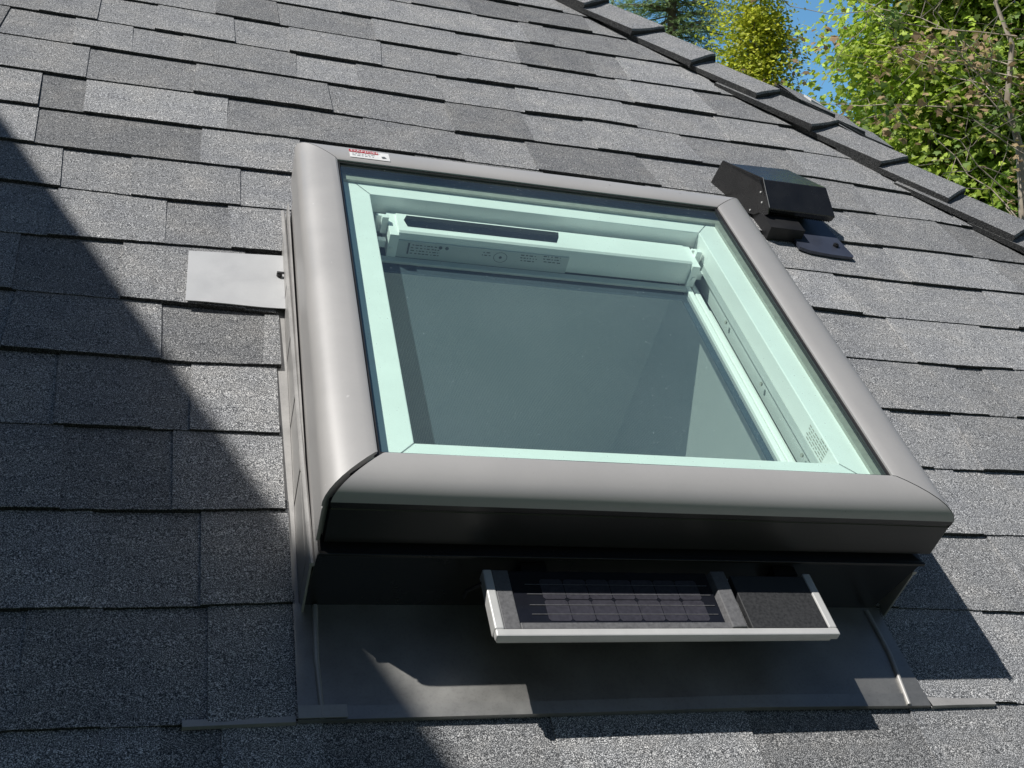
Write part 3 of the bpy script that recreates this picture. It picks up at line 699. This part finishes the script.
# ------------------------------------------------------------------ trees
def fast_mesh(name, verts, faces, cols, m):
    me = bpy.data.meshes.new(name); me.from_pydata(verts, [], faces); me.update()
    at = me.attributes.new('tint', 'FLOAT_COLOR', 'FACE'); buf = []
    for c in cols: buf += [c[0], c[1], c[2], 1.0]
    at.data.foreach_set('color', buf); me.materials.append(M[m]); return me
MAPLE = [(0, 0), (.45, .02), (.38, .24), (.60, .45), (.22, .60), (0, 1.0), (-.22, .60), (-.60, .45), (-.38, .24), (-.45, .02)]
OVAL = [(0, 0), (.28, .3), (.26, .62), (0, 1.0), (-.26, .62), (-.28, .3)]
def leafset(rnd, pts, size, shape, spread_up=.6):
    """pts: list of (pos, colour, outward vector)"""
    vs = []; fs = []; cs = []
    for p, c, o in pts:
        n = V((rnd.gauss(0, .55), rnd.gauss(0, .55), rnd.gauss(spread_up, .45))) + o * .55
        if n.length < .1: n = V((0, 0, 1))
        n.normalize(); a = V((rnd.gauss(0, 1), rnd.gauss(0, 1), rnd.gauss(-.5, .6)))
        t = a - n * a.dot(n)
        if t.length < .05: continue
        t.normalize(); b = n.cross(t); sz = size * rnd.uniform(.6, 1.25); i = len(vs)
        for x, y in shape:
            q = p + b * x * sz + t * y * sz - n * (abs(x) * .35 + (y - .4) ** 2 * .35) * sz
            vs.append((q.x, q.y, q.z))
        fs.append(tuple(range(i, i + len(shape)))); f = rnd.uniform(.75, 1.25); cs.append((c[0] * f, c[1] * f * rnd.uniform(.95, 1.05), c[2] * f))
    return vs, fs, cs
def limb(mb, rnd, a, b, r0, r1, wob=.12, seg=6):
    n = 6; a = V(a); b = V(b); L = (b - a).length
    pts = [a + (b - a) * (i / n) + V((rnd.gauss(0, 1), rnd.gauss(0, 1), rnd.gauss(0, .5))) * L * wob * .25 * math.sin(math.pi * i / n) for i in range(n + 1)]
    mb.tube(pts, [r0 + (r1 - r0) * i / n for i in range(n + 1)], seg); return pts
def tree_parts(o, trunk_mb, bark, leaf, crown_name='crown'):
    base = V(o.location)
    tm = trunk_mb.mesh('trunk', M[bark], base, 50); t = bpy.data.objects.new('trunk', tm); col.objects.link(t); t.parent = o
    vs, fs, cs, m = leaf
    me = fast_mesh(crown_name, [(x - base.x, y - base.y, z - base.z) for x, y, z in vs], fs, cs, m)
    c = bpy.data.objects.new(crown_name, me); col.objects.link(c); c.parent = o
def broadleaf(base, height, centre, radii, nclump, per, size, shape, colf, mtl, bark, label, cat, name, seed, crad=.42, trunk_r=.22):
    rnd = random.Random(seed); o = thing(name, base, label, cat, roof=False)
    mb = MB(); b = V(base); cc = V(centre)
    limb(mb, rnd, b - V((0, 0, .1)), b + (cc - b) * .8, trunk_r, trunk_r * .5, .05, 10)
    clumps = []
    for i in range(nclump):
        while True:
            d = V((rnd.gauss(0, 1), rnd.gauss(0, 1), rnd.gauss(0, 1))); d.normalize(); r = rnd.uniform(.35, 1.0) ** .6
            p = cc + V((d.x * radii[0], d.y * radii[1], d.z * radii[2])) * r
            if p.z > 1.2: break
        clumps.append((p, d, r))
        if i % 3 == 0: limb(mb, rnd, b + (cc - b) * rnd.uniform(.35, .95), p, trunk_r * .22, .008, .15, 5)
    pts = []
    for p, d, r in clumps:
        cb = rnd.uniform(.7, 1.2); cr = crad * rnd.uniform(.6, 1.3)
        for j in range(per):
            q = V((rnd.gauss(0, cr), rnd.gauss(0, cr), rnd.gauss(0, cr * .55)))
            c = colf(p + q, rnd, r); pts.append((p + q, tuple(x * cb for x in c), d))
    vs, fs, cs = leafset(rnd, pts, size, shape); tree_parts(o, mb, bark, (vs, fs, cs, mtl)); return o

def maplecol(p, rnd, r):
    lat = (p - MC).dot(V((.955, -.296, 0))) + .3
    yel = max(0, min(1, .45 - lat * .45 + rnd.gauss(0, .22) + (p.z - MC.z) * .05))
    g = (.15, .29, .055); y = (.54, .66, .11)
    return tuple(g[i] + (y[i] - g[i]) * yel for i in range(3))
MC = ray(1003, 90, 12.5)
broadleaf((MC.x, MC.y, 0), 13, tuple(MC - V((0, 0, .4))), (1.55, 1.5, 4.2), 460, 340, .070, MAPLE, maplecol, 'maple', 'bark', 'large yellow and green maple rising behind the hip of the roof', 'tree', 'maple_tree', 11, .30)
def birchcol(p, rnd, r):
    yel = rnd.uniform(.3, 1); return (.36 + .32 * yel, .46 + .22 * yel, .07)
BC = ray(751, 75, 15)
broadleaf((BC.x, BC.y, 0), 11, (BC.x, BC.y, BC.z - 1.2), (.50, .50, 2.9), 150, 260, .058, OVAL, birchcol, 'birch', 'bark', 'slim golden green tree between the conifer and the large maple', 'tree', 'slender_tree', 12, .20, .10)
# sparse, partly bare tree on the right
def sparse(base, seed):
    rnd = random.Random(seed); o = thing('sparse_tree', base, 'half bare tree with pale trunk and brown leaves at the right edge', 'tree', roof=False)
    mb = MB(); b = V(base); pts = []
    top = ray(1012, -90, 9.6); mid = ray(1022, 190, 9.6)
    limb(mb, rnd, b, mid, .042, .034, .03, 9); limb(mb, rnd, mid, top, .034, .008, .1, 8)
    for i in range(22):
        f = rnd.uniform(.05, 1); s_ = mid.lerp(top, f) if i % 4 else b.lerp(mid, rnd.uniform(.75, 1))
        d = V((rnd.gauss(0, 1.0), rnd.gauss(0, .8), abs(rnd.gauss(.5, .5)))).normalized(); L = rnd.uniform(.8, 2.3)
        e = s_ + d * L; lp = limb(mb, rnd, s_, e, .0065, .0025, .15, 5)
        for j in range(5):
            q = lp[rnd.randint(2, 6)]; e2_ = q + V((rnd.gauss(0, .4), rnd.gauss(0, .4), rnd.gauss(.15, .35))); limb(mb, rnd, q, e2_, .004, .0015, .2, 4)
            if rnd.random() < .8:
                cg = rnd.random(); c = (.42, .30, .17) if cg < .5 else ((.42, .38, .12) if cg < .7 else (.18, .27, .07))
                for k in range(rnd.randint(8, 26)):
                    pts.append((e2_ + V((rnd.gauss(0, .13), rnd.gauss(0, .13), rnd.gauss(0, .10))), c, V((0, -.4, .3))))
    vs, fs, cs = leafset(rnd, pts, .062, MAPLE); tree_parts(o, mb, 'palebark', (vs, fs, cs, 'dry'))
sb = ray(1046, 260, 9.4); sparse((sb.x + .1, sb.y, 0), 31)
# conifers
def conifer(base, height, rad, seed, label, zlow=1.0, name='fir_tree', dens=1.0):
    rnd = random.Random(seed); o = thing(name, base, label, 'tree', roof=False)
    mb = MB(); b = V(base); mb.tube([b, b + V((0, 0, height * .6)), b + V((0, 0, height))], [.28, .13, .02], 9)
    vs = []; fs = []; cs = []; z = zlow
    while z < height - .1:
        f = (z - zlow) / (height - zlow); L = rad * (1 - f) ** .8 + .12
        for k in range(int(6 * dens)):
            a = rnd.uniform(0, 6.283); l = L * rnd.uniform(.7, 1.15); d = V((math.cos(a), math.sin(a), 0)); p0 = b + V((0, 0, z + rnd.uniform(-.1, .1)))
            def bp(t): return p0 + d * l * t + V((0, 0, .10 * l * t - .42 * l * t * t + .15 * l * t ** 3))
            mb.tube([bp(0), bp(.5), bp(1)], [.022, .014, .004], 4)
            nt_ = int(15 * l) + 4; cb = rnd.uniform(.7, 1.25)
            for j in range(nt_):
                t = rnd.uniform(.12, 1.02); s_ = 1 if j % 2 else -1; side = V((-d.y, d.x, 0)) * s_
                root = bp(t); tw = (d * .6 + side * rnd.uniform(.3, .9) + V((0, 0, rnd.uniform(-.75, .1)))).normalized(); tl_ = rnd.uniform(.18, .42) * (1.15 - t * .5)
                for q in range(9):
                    r0 = root + tw * tl_ * q / 9; nd = (tw * .8 + V((rnd.gauss(0, .6), rnd.gauss(0, .6), rnd.gauss(-.1, .5)))).normalized(); ln = rnd.uniform(.05, .10); wd = nd.cross(V((rnd.gauss(0, 1), rnd.gauss(0, 1), 1))).normalized() * .0085
                    i = len(vs); e = r0 + nd * ln; vs += [tuple(r0 - wd), tuple(r0 + wd), tuple(e)]; fs.append((i, i + 1, i + 2))
                    g = cb * rnd.uniform(.7, 1.3); cs.append((.30 * g, .42 * g, .17 * g))
        z += .15
    tree_parts(o, mb, 'bark', (vs, fs, cs, 'fir'))
F1 = ray(672, 10, 20); conifer((F1.x, F1.y, 0), 15.8, 2.5, 41, 'blue green conifer rising behind the upper end of the hip caps', 6.3, dens=1.7)
F2 = ray(612, 10, 24); conifer((F2.x, F2.y, 0), F2.z + .25, 1.1, 42, 'small far conifer whose tip just clears the hip caps', 9.5)
# darker trees behind the maple
def darkcol(p, rnd, r): g = rnd.uniform(.7, 1.2); return (.10 * g, .18 * g, .04 * g)
for i, (px, d, cz, r, lab) in enumerate(((985, 19, 7.5, 3.0, 'dark green tree filling the gap behind the large maple'), (1110, 17, 7.6, 3.4, 'dark green tree behind the half bare tree at the right edge'))):
    q = ray(px, 200, d)
    broadleaf((q.x, q.y, 0), 11, (q.x, q.y, cz), (r * .85, r * .8, r * 1.5), 120, 90, .17, MAPLE, darkcol, 'maple', 'bark', lab, 'tree', 'broadleaf_tree', 51 + i, .55)

# ------------------------------------------------------------------ light, sky, camera
sd = (RM @ SUN).normalized()
lt = bpy.data.lights.new('sun', 'SUN'); lt.energy = 5.0; lt.angle = math.radians(.55); lt.color = (1, .972, .93)
lo_ = bpy.data.objects.new('sun', lt); col.objects.link(lo_); lo_.rotation_euler = sd.to_track_quat('Z', 'Y').to_euler(); lo_.location = (-10, -3, 20)
w = bpy.data.worlds.new('World'); SC.world = w; w.use_nodes = True; nt = w.node_tree
st_ = nt.nodes.new('ShaderNodeTexSky'); st_.sky_type = 'NISHITA'; st_.sun_disc = False
st_.sun_elevation = math.asin(sd.z); st_.sun_rotation = math.atan2(sd.x, sd.y) % (2 * math.pi); st_.air_density = 1.0; st_.dust_density = .4; st_.ozone_density = 2.2
tc = nt.nodes.new('ShaderNodeTexCoord'); sx_ = nt.nodes.new('ShaderNodeSeparateXYZ'); nt.links.new(tc.outputs['Generated'], sx_.inputs[0])
mr = N(nt, 'ShaderNodeMapRange', interpolation_type='SMOOTHSTEP'); nt.links.new(sx_.outputs['Y'], mr.inputs[0]); mr.inputs[1].default_value = .25; mr.inputs[2].default_value = .85
gr = ramp(nt, mr.outputs[0], [(0, (.30, .30, .30)), (1, (.62, .95, 1.0))])
sk = mul(nt, st_.outputs[0], gr.outputs[0]); sv = N(nt, 'ShaderNodeVectorMath', operation='SCALE'); nt.links.new(sk, sv.inputs[0]); sv.inputs['Scale'].default_value = 1 / .30
nt.links.new(sv.outputs[0], nt.nodes['Background'].inputs['Color']); nt.nodes['Background'].inputs['Strength'].default_value = .05
cam = bpy.data.cameras.new('camera'); cam.sensor_width = 36; cam.lens = 1069.26 * 36 / 1024; cam.clip_start = .02; cam.clip_end = 600
co_ = bpy.data.objects.new('camera', cam); col.objects.link(co_)
rx, ry, rz_ = V((.95346038, -.18868757, .23518141)), V((.06424781, -.63493921, -.76988598)), V((.29459382, .74916567, -.59326662))
X, Y, Z = RM @ rx, -(RM @ ry), -(RM @ rz_)
mw = Matrix(((X.x, Y.x, Z.x, CAM.x), (X.y, Y.y, Z.y, CAM.y), (X.z, Y.z, Z.z, CAM.z), (0, 0, 0, 1))); co_.matrix_world = mw
SC.camera = co_
SC.view_settings.view_transform = 'Standard'; SC.view_settings.look = 'None'; SC.view_settings.exposure = 0; SC.view_settings.gamma = 1
SC.cycles.max_bounces = 8; SC.cycles.transparent_max_bounces = 12
